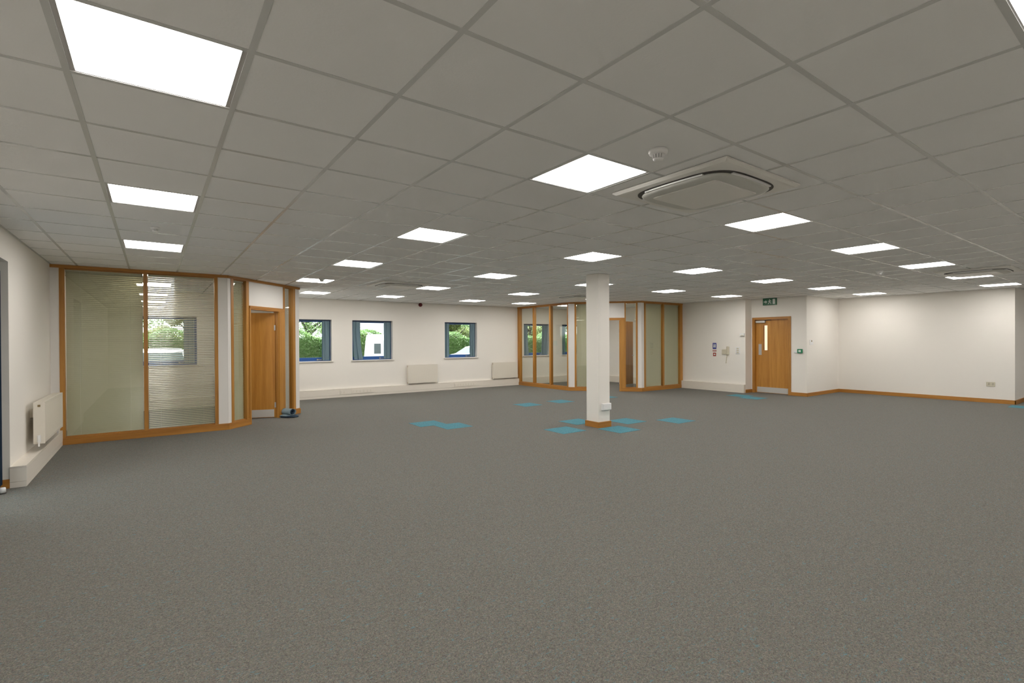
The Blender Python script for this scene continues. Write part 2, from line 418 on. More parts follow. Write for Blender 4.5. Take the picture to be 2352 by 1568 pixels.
# ------------------------------------------------------------------ recessed LED panels
lt0 = None
def light_label(i, j):
    sp = {(0, 12): 'square ceiling light panel inside the glazed office beside the radiator, near its front glass',
          (0, 15): 'square ceiling light panel inside the glazed office beside the radiator, near its window',
          (18, 15): 'square ceiling light panel in the glazed office with the open doorway, near its windows',
          (19, 12): 'square ceiling light panel in the glazed office with the open doorway, behind its corner glass',
          (4, -1): 'square ceiling light panel beside the large air conditioning cassette and smoke detector',
          (8, -1): 'square ceiling light panel past the large air conditioning cassette, first of a receding row',
          (20, -1): 'square ceiling light panel partly hidden by a distant air conditioning cassette',
          (24, -1): 'square ceiling light panel in front of the plain white wall, beyond the distant cassette',
          (12, 7): 'square ceiling light panel half hidden behind the white column',
          (16, 11): 'square ceiling light panel almost wholly hidden behind the white column',
          (8, 3): 'square ceiling light panel directly above and in front of the white column',
          (20, 7): 'square ceiling light panel nearest the wall with the entry phone',
          (24, 3): 'square ceiling light panel in front of the return wall by the exit door',
          (20, 3): 'square ceiling light panel in front of the oak exit door',
          (8, 11): 'square ceiling light panel touching the cassette in front of the window wall',
          (4, 11): 'square ceiling light panel with a smoke detector beside its edge',
          (0, 7): 'square ceiling light panel in front of the venetian blind partition, beyond a sensor',
          (0, 3): 'square ceiling light panel between the big glowing panel and a small ceiling sensor',
          (0, -1): 'largest glowing square ceiling light panel in the row towards the blinds',
          (5, 15): 'square ceiling light panel by the window wall, next to the partition end',
          (8, 15): 'square ceiling light panel by the window wall, near the red sounder',
          (12, 15): 'square ceiling light panel by the window wall, above the third window',
          (12, -1): 'second square ceiling light panel beyond the large cassette in its row',
          (16, -1): 'third square ceiling light panel beyond the large cassette in its row, before another cassette',
          (4, 3): 'square ceiling light panel one row behind the panel beside the smoke detector',
          (12, 3): 'square ceiling light panel one along from the column, in the row towards the exit door',
          (16, 3): 'second square ceiling light panel from the column in the row towards the exit door',
          (4, 7): 'square ceiling light panel two rows behind the panel beside the smoke detector',
          (8, 7): 'square ceiling light panel in the open office between the column and the cassette',
          (16, 7): 'square ceiling light panel beyond the column, one before the panel nearest the entry phone',
          (12, 11): 'square ceiling light panel before the glazed corner office and its window side panes',
          (15, 15): 'square ceiling light panel by the window wall, at the glazed office corner'}
    return sp.get((i, j))
for i, j in LIGHTS:
    loc = (gx(i), gy(j), CEIL)
    if lt0 is None:
        lt0 = empty('ceiling_light', loc)
        o = Vector(loc)
        a = MB()
        a.box(o.x+.012, o.x+.030, o.y+.012, o.y+.588, CEIL+.003, CEIL+.02); a.box(o.x+.570, o.x+.588, o.y+.012, o.y+.588, CEIL+.003, CEIL+.02)
        a.box(o.x+.030, o.x+.570, o.y+.012, o.y+.018, CEIL+.003, CEIL+.02); a.box(o.x+.030, o.x+.570, o.y+.582, o.y+.588, CEIL+.003, CEIL+.02)
        a.box(o.x+.012, o.x+.588, o.y+.012, o.y+.588, CEIL+.02, CEIL+.05)
        obj('frame', a, 'ledframe', lt0)
        r = .02; pts = []
        for cx_, cy_, a0 in ((.57-r, .582-r, 0), (.03+r, .582-r, 90), (.03+r, .018+r, 180), (.57-r, .018+r, 270)):
            for k in range(5):
                t = math.radians(a0+k*22.5); pts.append((o.x+cx_+r*math.cos(t), o.y+cy_+r*math.sin(t)))
        obj('diffuser', MB().prism(pts, CEIL+.004, CEIL+.0195, lambda u, v, h: (u, v, h)), 'led', lt0)
        L_ = lt0
    else:
        L_ = clone(lt0, loc)
    lab = light_label(i, j)
    tag(L_, lab or 'square white ceiling light panel glowing in the open office ceiling grid', 'light', 'ceiling light panels')
    if (i, j) == (4, -5): L_['label'] = 'square ceiling light panel one row before the large cassette, only its corner showing'
    elif j == -5: L_['group'] = 'ceiling light panels above the viewer'; L_['label'] = 'square white ceiling light panel in the unseen row before the large cassette'
for o in [o for o in bpy.data.objects if o.get('group') == 'ceiling light panels above the viewer']:
    o.name = 'ceiling_light_offscreen'
    for c in o.children: c.name = c.name.split('.')[0]+'_offscreen'

# ------------------------------------------------------------------ air conditioning cassettes
def superell(h, n=4.0, seg=48):
    out = []
    for k in range(seg):
        t = 2*math.pi*k/seg; c, s_ = math.cos(t), math.sin(t)
        out.append((h*math.copysign(abs(c)**(2/n), c), h*math.copysign(abs(s_)**(2/n), s_)))
    return out
def rrect(h, r, k=6):
    out = []
    for cx_, cy_, a0 in ((h-r, h-r, 0), (r-h, h-r, 90), (r-h, r-h, 180), (h-r, r-h, 270)):
        out += [(cx_+r*math.cos(math.radians(a0+90*q/k)), cy_+r*math.sin(math.radians(a0+90*q/k))) for q in range(k+1)]
    return out
def cassette(i, j, label):
    x, y = gx(i), gy(j); c = empty('air_conditioner', (x, y, CEIL), label, 'air conditioner', 'ceiling air conditioning cassettes')
    fn = lambda u, v, h: (x+u, y+v, h)
    b = MB(); h = .475
    for (r0, z0), (r1, z1) in (((h, CEIL-.001), (h, CEIL-.012)), ((h, CEIL-.012), (h-.02, CEIL-.024)), ((h-.02, CEIL-.024), (.43, CEIL-.026))):
        for q in range(4):
            sg = [(1, 1), (-1, 1), (-1, -1), (1, -1)]; a_, b_ = sg[q], sg[(q+1) % 4]
            b.quad([(x+a_[0]*r0, y+a_[1]*r0, z0), (x+b_[0]*r0, y+b_[1]*r0, z0), (x+b_[0]*r1, y+b_[1]*r1, z1), (x+a_[0]*r1, y+a_[1]*r1, z1)])
    b.quad([(x-.43, y-.43, CEIL-.026), (x-.43, y+.43, CEIL-.026), (x+.43, y+.43, CEIL-.026), (x+.43, y-.43, CEIL-.026)])
    obj('cover_plate', b, 'ac', c, fix=True)
    obj('air_slot', MB().prism(superell(.405), CEIL-.029, CEIL-.026, fn), 'dark', c, fix=True)
    # hanging inner panel with a curved flank
    b = MB(); rings = [(.372, -.028), (.380, -.038), (.368, -.048), (.345, -.053)]
    seg = 48; n0 = 0
    for r, dz in rings: b.v += [(x+u, y+v, CEIL+dz) for u, v in superell(r)]
    for k in range(len(rings)-1):
        for q in range(seg):
            b.f.append((k*seg+q, k*seg+(q+1) % seg, (k+1)*seg+(q+1) % seg, (k+1)*seg+q))
    b.f.append(tuple((len(rings)-1)*seg+q for q in range(seg)))
    obj('inner_panel', b, 'acpanel', c, True, fix=True)
    obj('intake_grille', MB().prism(rrect(.265, .02), CEIL-.060, CEIL-.052, fn), 'ac', c, fix=True)
    for q in range(4):
        a_ = q*math.pi/2; ca, sa = math.cos(a_), math.sin(a_)
        b = MB(); pts = []
        for k in range(9):
            s_ = -.24+.06*k; pts.append((s_, .394-.012*(s_/.24)**2))
        poly = pts + [(s_, .362-.004*(1-(s_/.24)**2)) for s_, _ in pts[::-1]]
        b.prism(poly, CEIL-.040, CEIL-.031, lambda u, v, h: (x+ca*u-sa*v, y+sa*u+ca*v, h))
        obj('air_flap', b, 'plastic', c, fix=True)
cassette(6, -1, 'large white air conditioning cassette beside the smoke detector')
cassette(7, 11, 'white air conditioning cassette in the ceiling before the window wall')
cassette(15, 11, 'white air conditioning cassette just before the glazed office corner, behind the column')
cassette(19, -1, 'white air conditioning cassette in front of the plain white wall')

# ------------------------------------------------------------------ smoke detectors
def detector(gi_, gj_, label, small=False, name='smoke_detector', cat='smoke detector'):
    x, y = gx(gi_), gy(gj_); k = .7 if small else 1
    d = empty(name, (x, y, CEIL), label, cat, 'ceiling detectors')
    obj('base', MB().lathe([(0, 0), (.055*k, 0), (.057*k, -.012*k), (.052*k, -.026*k), (.036*k, -.03*k), (0, -.03*k)], x, y, CEIL+.0015, 24), 'plastic', d, True, fix=True)
    b = MB()
    for q in range(12):
        t = 2*math.pi*q/12; c_, s_ = math.cos(t), math.sin(t)
        b.tube([(x+.033*k*c_, y+.033*k*s_, CEIL-.028*k), (x+.028*k*c_, y+.028*k*s_, CEIL-.05*k)], .0045*k, 5)
    obj('vent_ribs', b, 'plastic', d)
    obj('chamber', MB().lathe([(0, -.027*k), (.024*k, -.027*k), (.024*k, -.05*k), (.031*k, -.05*k), (.029*k, -.058*k), (.018*k, -.062*k), (0, -.063*k)], x, y, CEIL, 20), 'plastic', d, True, fix=True)
detector(4.52, -1.47, 'round white smoke detector beside the large air conditioning cassette')
detector(.51, 5.47, 'small round white sensor between the light panels before the blinds', True)
detector(4.5, 10.75, 'round white smoke detector at the edge of a light panel by the window wall')
detector(16.62, .58, 'round white smoke detector in the ceiling near the plain white wall')

# ------------------------------------------------------------------ windows in the back wall
def vane(parent, x, y, wdt, ang, z0, z1, lean=0., bow=0.):
    b = MB(); nz = 8; nx = 4; th = .0012
    ca, sa = math.cos(ang), math.sin(ang)
    for side in (0, 1):
        for k in range(nz+1):
            f = k/nz; z = z1+(z0-z1)*f
            for q in range(nx+1):
                u = (q/nx-.5)*wdt; c_ = .008*(1-(2*q/nx-1)**2)+(th if side else -th)
                xx = x+ca*u-sa*c_+lean*f*f+bow*math.sin(math.pi*f); yy = y+sa*u+ca*c_
                b.v.append((xx, yy, z))
    def idx(s_, k, q): return s_*(nz+1)*(nx+1)+k*(nx+1)+q
    for s_ in (0, 1):
        for k in range(nz):
            for q in range(nx):
                f_ = (idx(s_, k, q), idx(s_, k, q+1), idx(s_, k+1, q+1), idx(s_, k+1, q)); b.f.append(f_ if s_ else f_[::-1])
    for k in range(nz):
        b.f.append((idx(0, k, 0), idx(1, k, 0), idx(1, k+1, 0), idx(0, k+1, 0))); b.f.append((idx(0, k, nx), idx(0, k+1, nx), idx(1, k+1, nx), idx(1, k, nx)))
    o = obj('vane', b, 'vane', parent, True); return o
def window(n, x0, x1, vanes, blabel):
    w = empty('window_%d' % n, (x0, YB, WZ0), kind='structure')
    yf = YB+.135; f = .062
    obj('frame_head', MB().box(x0, x1, yf, yf+.06, WZ1-f, WZ1), 'blue', w)
    obj('frame_sill', MB().box(x0, x1, yf, yf+.06, WZ0, WZ0+f+.03), 'blue', w)
    for a in (x0, x1-f): obj('frame_jamb', MB().box(a, a+f, yf, yf+.06, WZ0+f+.03, WZ1-f), 'blue', w)
    obj('pane', MB().box(x0+f, x1-f, yf+.025, yf+.031, WZ0+f+.03, WZ1-f), 'wglass', w)
    h = MB(); hx = x1-.34; h.bbox(hx, hx+.13, yf-.022, yf, WZ0+.028, WZ0+.046, .004); h.bbox(hx-.012, hx+.02, yf-.03, yf, WZ0+.02, WZ0+.056, .004)
    obj('handle', h, 'steel', w)
    obj('sill_board', MB().bbox(x0-.035, x1+.035, YB-.045, yf, WZ0-.028, WZ0-.001, .008), 'white', w)
    bl = empty('vertical_blind', ((x0+x1)/2, YB+.1, WZ1), blabel, 'blind', 'vertical window blinds')
    obj('head_track', MB().bbox(x0+.01, x1-.01, YB+.065, YB+.105, WZ1-.035, WZ1-.002, .004), 'navy', bl)
    for (dx, wd_, ang, lean, bow) in vanes:
        vane(bl, x0+dx, YB+.085, wd_, math.radians(ang), WZ0+.02, WZ1-.035, lean, bow)
    c = MB(); cx_ = x1-.035
    c.tube([(cx_, YB+.055, WZ1-.03), (cx_, YB+.053, 1.5), (cx_+.004, YB+.055, WZ0+.12)], .0018, 5); c.tube([(cx_+.012, YB+.055, WZ1-.03), (cx_+.014, YB+.053, 1.5), (cx_+.004, YB+.055, WZ0+.12)], .0018, 5)
    obj('cord', c, 'dark', bl)
window(1, *WINX[0], [(.95, .13, 14, 0, 0), (1.03, .13, 10, 0, 0)], 'grey-blue vertical blind drawn aside in the window behind the venetian blinds')
window(2, *WINX[1], [(.925, .11, 62, -.01, 0), (.985, .13, 12, 0, 0), (1.05, .12, 9, 0, 0)], 'grey-blue vertical blind drawn aside in the window next to the partition end')
window(3, *WINX[2], [(.10, .13, 14, .03, -.01), (.185, .13, 10, .075, -.012), (.965, .13, 12, .0, .0), (1.05, .12, 10, .0, 0)], 'grey-blue vertical blind with a bent vane in the window showing the van')
window(4, *WINX[3], [(.075, .12, 30, 0, 0), (.145, .12, 18, 0, 0), (.945, .12, 35, 0, 0), (1.01, .14, 12, 0, 0), (1.06, .1, 12, 0, 0)], 'grey-blue vertical blind parted in the window between the two wall radiators')
window(5, *WINX[4], [(.085, .13, 14, .03, 0), (.17, .13, 12, .05, 0), (.9, .13, 20, -.04, 0), (.98, .13, 10, -.03, 0), (1.06, .1, 10, 0, 0)], 'grey-blue vertical blind parted in the window inside the glazed corner office')
window(6, *WINX[5], [(.085, .13, 14, 0, 0), (.17, .13, 12, 0, 0), (.95, .13, 20, 0, 0), (1.03, .13, 12, 0, 0)], 'grey-blue vertical blind in the office window nearest the entry phone wall')

# ------------------------------------------------------------------ glazed door in the left wall
gd = empty('door_3', (XL-.06, DY0, 0), kind='structure')
for y in (DY0, DY1-.075):
    obj('door_frame', MB().box(XL-.26, XL-.2, y, y+.075, 0, 2.3), 'navy', gd)
obj('door_head', MB().box(XL-.26, XL-.2, DY0, DY1, 2.22, 2.3), 'navy', gd)
obj('threshold', MB().box(XL-.26, XL-.2, DY0+.075, DY1-.075, 0, .1), 'navy', gd)
obj('pane', MB().box(XL-.233, XL-.227, DY0+.075, DY1-.075, .1, 2.22), 'wglass', gd)
vb = empty('door_blind', (XL-.03, (DY0+DY1)/2, 2.2), 'navy vertical blind drawn aside at the glazed side door', 'blind')
obj('head_track', MB().box(XL-.115, XL-.075, DY0+.02, DY1-.02, 2.2, 2.24), 'navy', vb)
for k in range(14):
    y = DY1-.05-k*.021
    b = MB(); b.prism([(y-.003, XL-.145), (y+.004, XL-.048), (y+.0065, XL-.048), (y-.0005, XL-.145)], .05, 2.2, lambda u, v, h: (v, u, h))
    obj('vane', b, 'navyblind', vb, fix=True)
ds = empty('door_stop', (-1.197, 6.945, 0), 'small white door stop on the carpet by the navy glazed door', 'door stop')
obj('body', MB().lathe([(0, 0), (.026, 0), (.026, .04), (.022, .048), (0, .048)], -1.197, 6.945, .012, 16), 'plastic', ds, True, fix=True)
obj('foot', MB().lathe([(0, 0), (.03, 0), (.03, .012), (0, .012)], -1.197, 6.945, .0, 16), 'dark', ds, fix=True)

# ------------------------------------------------------------------ trunking and radiators
def trunking(name, fr, L, h, dep, label, sockets=(), split=True):
    o = empty(name, fr.p(0, 0, 0), label, 'trunking', 'perimeter cable trunking')
    b = MB(); fr.box(b, 0, L, -dep, 0, .0, h*.26); obj('lower_cover', b, 'trunk', o)
    b = MB(); fr.box(b, 0, L, -dep-.0015, 0, h*.26+.003, h*.93); obj('front_cover', b, 'trunk', o)
    b = MB(); fr.box(b, 0, L, -dep, 0, h*.93+.002, h); obj('top_cover', b, 'trunk', o)
    for s0, wd_, nslot in sockets:
        b = MB(); fr.box(b, s0, s0+wd_, -dep-.012, -dep, h*.36, h*.84); so = obj('outlet_plate', b, 'trunk', o)
        b = MB()
        for k in range(nslot):
            a = s0+wd_*(k+.3)/nslot; fr.box(b, a, a+.02, -dep-.0135, -dep-.011, h*.5, h*.58); fr.box(b, a+.005, a+.015, -dep-.0135, -dep-.011, h*.64, h*.72)
        tag(obj('outlet_slots', b, 'beige', so), kind='stuff')
    return o
fb = Frame((2.5, YB), (9.86, YB))
trunking('cable_trunking', fb, 7.36, .222, .075, 'long white cable trunking along the foot of the window wall', ((1.48, .14, 2), (1.78, .58, 6), (4.9, .74, 8)))
fl_ = Frame((XL, 7.16), (XL, 9.72))
trunking('cable_trunking', fl_, 2.56, .216, .122, 'white cable trunking below the radiator beside the venetian blinds')
fd_ = Frame((X1, 9.49), (X1, Y1))
trunking('cable_trunking', fd_, 2.03, .228, .08, 'cream cable trunking under the entry phone and wall signs')
fo_ = Frame((9.97, YB), (X1-.09, YB)); trunking('cable_trunking', fo_, 3.13, .222, .075, 'white cable trunking under the windows inside the corner office')
fo2 = Frame((X1, YB-.08), (X1, 9.61)); trunking('cable_trunking', fo2, 3.9, .222, .075, 'white cable trunking on the far wall seen through the open office doorway')
fo3 = Frame((XL+.01, YB), (2.3, YB)); trunking('cable_trunking', fo3, 3.4, .222, .075, 'white cable trunking under the window behind the venetian blinds')

def radiator(fr, s0, s1, z0, z1, dep, gap, label, valve_side=1):
    r = empty('radiator', fr.p((s0+s1)/2, 0, z0), label, 'radiator', 'wall radiators')
    t0, t1 = -gap-dep, -gap
    b = MB(); fr.box(b, s0+.0065, s1-.0065, t0, t0+.018, z0+.006, z1-.0065)
    n = int((s1-s0)/.033)
    for k in range(n):      # shallow vertical flutes pressed in the face
        a = s0+(k+.5)*(s1-s0)/n; fr.box(b, a-.011, a+.011, t0-.0015, t0, z0+.03, z1-.03)
    obj('front_plate', b, 'rad', r)
    b = MB(); fr.box(b, s0+.0065, s1-.0065, t1-.018, t1, z0+.006, z1-.0065); obj('rear_plate', b, 'rad', r)
    for a in (s0, s1-.006):
        b = MB(); fr.box(b, a, a+.006, t0-.003, t1+.001, z0, z1); obj('end_panel', b, 'rad', r)
        tm = (t0+t1)/2
        for z in (z0+.03, z1-.04):
            b = MB(); fr.box(b, a-.004 if a == s0 else a+.004, a+.002 if a == s0 else a+.010, tm-.012, tm+.012, z-.012, z+.012)
            obj('plug', b, 'brass', r)
    b = MB(); fr.box(b, s0+.0065, s1-.0065, t0-.001, t1, z1-.006, z1-.0005)
    for k in range(int((s1-s0)/.045)):
        a = s0+.02+k*.045; fr.box(b, a, a+.02, t0+.02, t1-.02, z1, z1+.0008)
    obj('top_grille', b, 'rad', r)
    b = MB(); a = s1+.02 if valve_side > 0 else s0-.02; tm = (t0+t1)/2
    b.tube([fr.p(a+(-.02 if valve_side > 0 else .02), tm, z0+.03), fr.p(a, tm, z0+.03), fr.p(a, tm, z0-.028)], .009, 8)
    b2 = MB().tube([fr.p(a, tm, z0+.02), fr.p(a, tm, z0+.1)], .017, 10)
    v = obj('valve', b, 'plastic', r); obj('valve_cap', b2, 'plastic', v)
    b = MB(); a = s0+.02 if valve_side > 0 else s1-.02; b.tube([fr.p(a, tm, z0+.01), fr.p(a, tm, .225)], .009, 8); obj('pipe', b, 'plastic', r)
    for f in (.2, .8):
        b = MB(); a = s0+(s1-s0)*f; fr.box(b, a-.015, a+.015, t1, 0, z1-.2, z1-.1); obj('bracket', b, 'rad', r)
radiator(Frame((0, YB), (1, YB)), 5.89, 6.83, .255, .79, .07, .04, 'cream panel radiator below the red sounder on the window wall')
radiator(Frame((0, YB), (1, YB)), 8.81, 9.77, .255, .775, .07, .04, 'cream panel radiator in the window wall corner beside the glazed office')
radiator(Frame((XL, 0), (XL, 1)), 7.95, 9.36, .31, .788, .096, .066, 'cream double panel radiator beside the venetian blind partition', -1)

# ------------------------------------------------------------------ glazed partitions
FR1 = FR3 = None
HZ, BZ = CEIL-.044, .105
TH = .10
def partition(label, segs, base, single=False):
    p = empty('glazed_partition', base, label, 'partition')
    for fr, items, ends in segs:
        a0, a1 = ends
        b = MB(); fr.box(b, a0-.012, a1+.012, -.012, TH+.012, HZ, CEIL+.001); obj('head_rail', b, 'woodh', p)
        gaps = [(s0, s1) for k, s0, s1, o in items if k == 'door']
        cuts = [a0] + [v for g in gaps for v in g] + [a1]
        for q in range(0, len(cuts), 2):
            b = MB(); fr.box(b, cuts[q]-.006, cuts[q+1]+.006, -.016, TH+.016, 0, BZ-.012); fr.box(b, cuts[q]-.002, cuts[q+1]+.002, -.008, TH+.008, BZ-.012, BZ)
            obj('base_rail', b, 'woodh', p)
        for kind, s0, s1, o in items:
            if kind == 'jamb':
                b = MB(); fr.box(b, s0, s1, 0, TH, BZ, HZ); obj('post', b, 'wood', p)
            elif kind == 'white':
                b = MB(); fr.box(b, s0, s1, .008, TH-.008, BZ, HZ); obj('plaster_panel', b, 'white', p)
            elif kind == 'pane':
                b = MB(); fr.box(b, s0, s1, .045, .051, BZ, HZ); obj('pane', b, 'glass', p)
                for z0, z1 in ((BZ, BZ+.014), (HZ-.014, HZ)):
                    b = MB(); fr.box(b, s0, s1, .03, .075, z0, z1); obj('glazing_bead', b, 'woodh', p)
                if o is not None:
                    tilt = math.radians(o); pitch = .0285; wd_ = .034
                    mt_ = 'slat'
                    b = MB(); fr.box(b, s0+.006, s1-.006, .054, .078, HZ-.042, HZ-.014)
                    bl = obj('venetian_blind', b, mt_, p)
                    def slat(b, z):       # crowned strip with real thickness
                        prof = []
                        for e_, c_ in ((-.5, 0), (0, .0016), (.5, 0)): prof.append((.066+e_*wd_*math.cos(tilt), z+e_*wd_*math.sin(tilt)+c_))
                        n_ = len(b.v)
                        for a_ in (s0+.008, s1-.008):
                            b.v += [fr.p(a_, t_, z_) for t_, z_ in prof] + [fr.p(a_, t_+.0004*math.sin(tilt), z_-.0006) for t_, z_ in prof]
                        for q0, q1 in ((0, 1), (1, 2)):
                            b.f += [(n_+q0, n_+q1, n_+6+q1, n_+6+q0), (n_+3+q1, n_+3+q0, n_+9+q0, n_+9+q1)]
                        b.f += [(n_+2, n_+5, n_+11, n_+8), (n_+3, n_, n_+6, n_+9), (n_, n_+3, n_+4, n_+1), (n_+1, n_+4, n_+5, n_+2), (n_+6, n_+7, n_+10, n_+9), (n_+7, n_+8, n_+11, n_+10)]
                    zs = [BZ+.03+k*pitch for k in range(int((HZ-.045-BZ-.03)/pitch)+1)]
                    if single:            # slats that the photograph lets one pick apart
                        b = MB(); slat(b, zs[0]); first = obj('slat', b, mt_, bl, fix=True)
                        for z in zs[1:]:
                            c_ = first.copy(); COL.objects.link(c_); c_.location = (0, 0, z-zs[0])
                    else:
                        b = MB()
                        for z in zs: slat(b, z)
                        tag(obj('slats', b, mt_, bl, fix=True), kind='stuff')
                    b = MB()
                    for f in ((.18, .82) if s1-s0 > .5 else (.5,)):
                        a = s0+(s1-s0)*f; fr.box(b, a-.001, a+.001, .0525, .0535, BZ+.02, HZ-.03)
                    obj('ladder_cord', b, 'white', p)
            elif kind == 'over':       # plastered panel above a door head
                b = MB(); fr.box(b, s0, s1, .01, TH-.01, 2.125, HZ); obj('plaster_panel', b, 'white', p)
    return p
LA, LB = (1.02, 9.73), (2.44, 11.07)
FL1 = Frame((XL, 9.73), LA); FL2 = Frame(LA, LB)
partition('oak framed glazed office partition with venetian blinds beside the radiator', [
    (FL1, [('white', 0, .095, 0), ('jamb', .095, .153, 0), ('pane', .153, 1.062, 66), ('jamb', 1.062, 1.116, 0), ('pane', 1.116, 2.008, 20), ('jamb', 2.008, 2.055, 0), ('white', 2.055, 2.2, 0)], (0, 2.2)),
    (FL2, [('white', 0, .075, 0), ('jamb', .075, .13, 0), ('pane', .13, .43, 52), ('jamb', .43, .50, 0), ('door', .50, 1.36, 0), ('over', .5, 1.45, 0), ('jamb', 1.45, 1.495, 0), ('pane', 1.495, 1.75, None), ('jamb', 1.75, 1.825, 0), ('white', 1.825, 1.955, 0)], (0, 1.955))], (XL, 9.73, 0), single=True)
# side wall of this office running back to the window wall
ws = MB(); ws.box(LB[0]-.1, LB[0], LB[1]+.02, YB, 0, WT); struct('wall_office', ws, 'wall')

RA, RB, RC = (9.86, 11.0), (11.28, 9.5), (X1, 9.5)
FR1 = Frame((9.86, YB), RA); FR2 = Frame(RA, RB); FR3 = Frame(RB, RC)
partition('oak framed glazed corner office partition with an open doorway, behind the column', [
    (FR1, [('jamb', 0, .12, 0), ('pane', .12, .83, None), ('jamb', .83, .895, 0), ('pane', .895, 1.665, None), ('jamb', 1.665, 1.73, 0), ('pane', 1.73, 2.49, None), ('jamb', 2.49, 2.535, 0), ('white', 2.535, 2.6, 0)], (0, 2.6)),
    (FR2, [('white', 0, .15, 0), ('jamb', .15, .2, 0), ('pane', .2, .52, 60), ('jamb', .52, .6, 0), ('door', .6, 1.5, 0), ('over', .6, 1.59, 0), ('jamb', 1.59, 1.625, 0), ('pane', 1.625, 1.91, None), ('jamb', 1.91, 1.96, 0), ('white', 1.96, 2.066, 0)], (0, 2.066)),
    (FR3, [('white', 0, .12, 0), ('jamb', .12, .19, 0), ('pane', .19, .965, 72), ('jamb', .965, 1.03, 0), ('pane', 1.03, 1.79, 72), ('jamb', 1.79, 1.92, 0)], (0, 1.92))], (9.86, YB, 0))

# ------------------------------------------------------------------ office doors
def office_door(n, fr, s0, s1, hinge_s, sgn, ang, label):
    """s0..s1 clear opening; leaf hinged at hinge_s, closed direction sgn along s, swings into the office"""
    d = empty('door_%d' % n, fr.p(s0, 0, 0), label, kind='structure')
    for a, b_ in ((s0-.0, s0+.032), (s1-.05, s1+.09)) if sgn < 0 else ((s0, s0+.04), (s1-.02, s1+.085)):
        b = MB(); fr.box(b, a, b_, -.012, TH+.012, 0, 2.06); obj('door_lining', b, 'wood', d)
        b = MB(); m_ = b_ if a == s0 else a-.012; fr.box(b, m_, m_+.012, .0, .05, 0, 2.05); obj('door_stop_bead', b, 'wood', d)
    b = MB(); fr.box(b, s0, s1+.088, -.012, TH+.012, 2.06, 2.125); fr.box(b, s0, s1+.088, -.02, -.012, 2.085, 2.125); obj('door_head', b, 'woodh', d)
    wd_ = s1-s0-.09
    h = Vector(fr.p(hinge_s, .085, 0)); cd_ = fr.d*sgn
    a = math.radians(ang)
    ld = cd_*math.cos(a)+fr.n*math.sin(a); ln = Vector((-ld.y, ld.x, 0))
    if ln.dot(fr.n) < 0: ln = -ln
    lf = Frame((h.x, h.y), (h.x+ld.x, h.y+ld.y))
    t0, t1 = (0, .044) if lf.n.dot(ln) > 0 else (-.044, 0)
    b = MB(); lf.box(b, 0, wd_, t0, t1, .012, 2.035); leaf = obj('leaf', b, 'door', d)
    b = MB(); lf.box(b, .02, wd_-.02, t0-.002, t0, .02, .165); lf.box(b, .02, wd_-.02, t1, t1+.002, .02, .165); obj('kick_plate', b, 'kick', leaf)
    for z in (.25, 1.75):
        b = MB(); lf.box(b, -.012, .012, t0-.006, t1+.006, z-.05, z+.05); obj('hinge', b, 'steel', d)
    b = MB(); s_ = wd_-.06
    for tt, sg in ((t0, -1), (t1, 1)):
        b.tube([lf.p(s_, tt, 1.02), lf.p(s_, tt+sg*.05, 1.02), lf.p(s_-.12, tt+sg*.05, 1.02)], .009, 8)
    obj('handle', b, 'steel', leaf)
    return d
office_door(1, FL2, .5, 1.36, 1.30, -1, 62, 'oak office door ajar in the angled partition beside the blinds')
office_door(2, FR2, .6, 1.5, 1.48, -1, 118, 'oak office door standing open inside the corner office')

# ------------------------------------------------------------------ column
CX0, CX1, CY0, CY1 = 6.02, 6.285, 5.99, 6.285
co = empty('column', ((CX0+CX1)/2, (CY0+CY1)/2, 0), 'white square column with wooden skirting standing in the open office', 'column')
obj('shaft', MB().bbox(CX0, CX1, CY0, CY1, 0, CEIL, .004), 'wall', co)
b = MB(); s_ = .018
for x0, x1, y0, y1 in ((CX0-s_, CX1+s_, CY0-s_, CY0), (CX0-s_, CX1+s_, CY1, CY1+s_), (CX0-s_, CX0, CY0, CY1), (CX1, CX1+s_, CY0, CY1)):
    b.box(x0, x1, y0, y1, 0, .096)
obj('skirting', b, 'woodh', co)
sk = empty('socket_box', (6.175, CY0, .35), 'white surface socket box low on the column', 'socket')
obj('box', MB().bbox(6.075, 6.28, CY0-.045, CY0, .29, .405, .006), 'plastic', sk)
obj('lid', MB().bbox(6.083, 6.272, CY0-.052, CY0-.045, .298, .397, .003), 'plastic', sk)

# ------------------------------------------------------------------ exit door and its wall
ed = empty('door_4', (X2, 6.38, 0), 'closed oak exit door with narrow glass panel and steel kick plate', kind='structure')
for y0, y1 in ((6.38, 6.45), (7.36, 7.43)):
    obj('door_lining', MB().box(X2-.02, X2+.2, y0, y1, 0, 2.085), 'wood', ed)
obj('door_head', MB().box(X2-.02, X2+.2, 6.45, 7.36, 2.02, 2.085), 'woodh', ed)
lx = X2+.055
b = MB(); vy0, vy1, vz0, vz1 = 7.035, 7.14, 1.18, 1.865
b.box(lx, lx+.044, 6.453, vy0, .01, 2.017); b.box(lx, lx+.044, vy1, 7.357, .01, 2.017); b.box(lx, lx+.044, vy0, vy1, .01, vz0); b.box(lx, lx+.044, vy0, vy1, vz1, 2.017)
leaf = obj('leaf', b, 'door', ed)
obj('vision_pane', MB().box(lx+.018, lx+.026, vy0, vy1, vz0, vz1), 'frostlit', leaf)
b = MB()
for y0, y1, z0, z1 in ((vy0-.012, vy0, vz0-.012, vz1+.012), (vy1, vy1+.012, vz0-.012, vz1+.012), (vy0, vy1, vz0-.012, vz0), (vy0, vy1, vz1, vz1+.012)):
    b.box(lx-.006, lx, y0, y1, z0, z1)
obj('pane_bead', b, 'wood', leaf)
obj('kick_plate', MB().box(lx-.003, lx, 6.48, 7.33, .02, .165), 'kick', leaf)
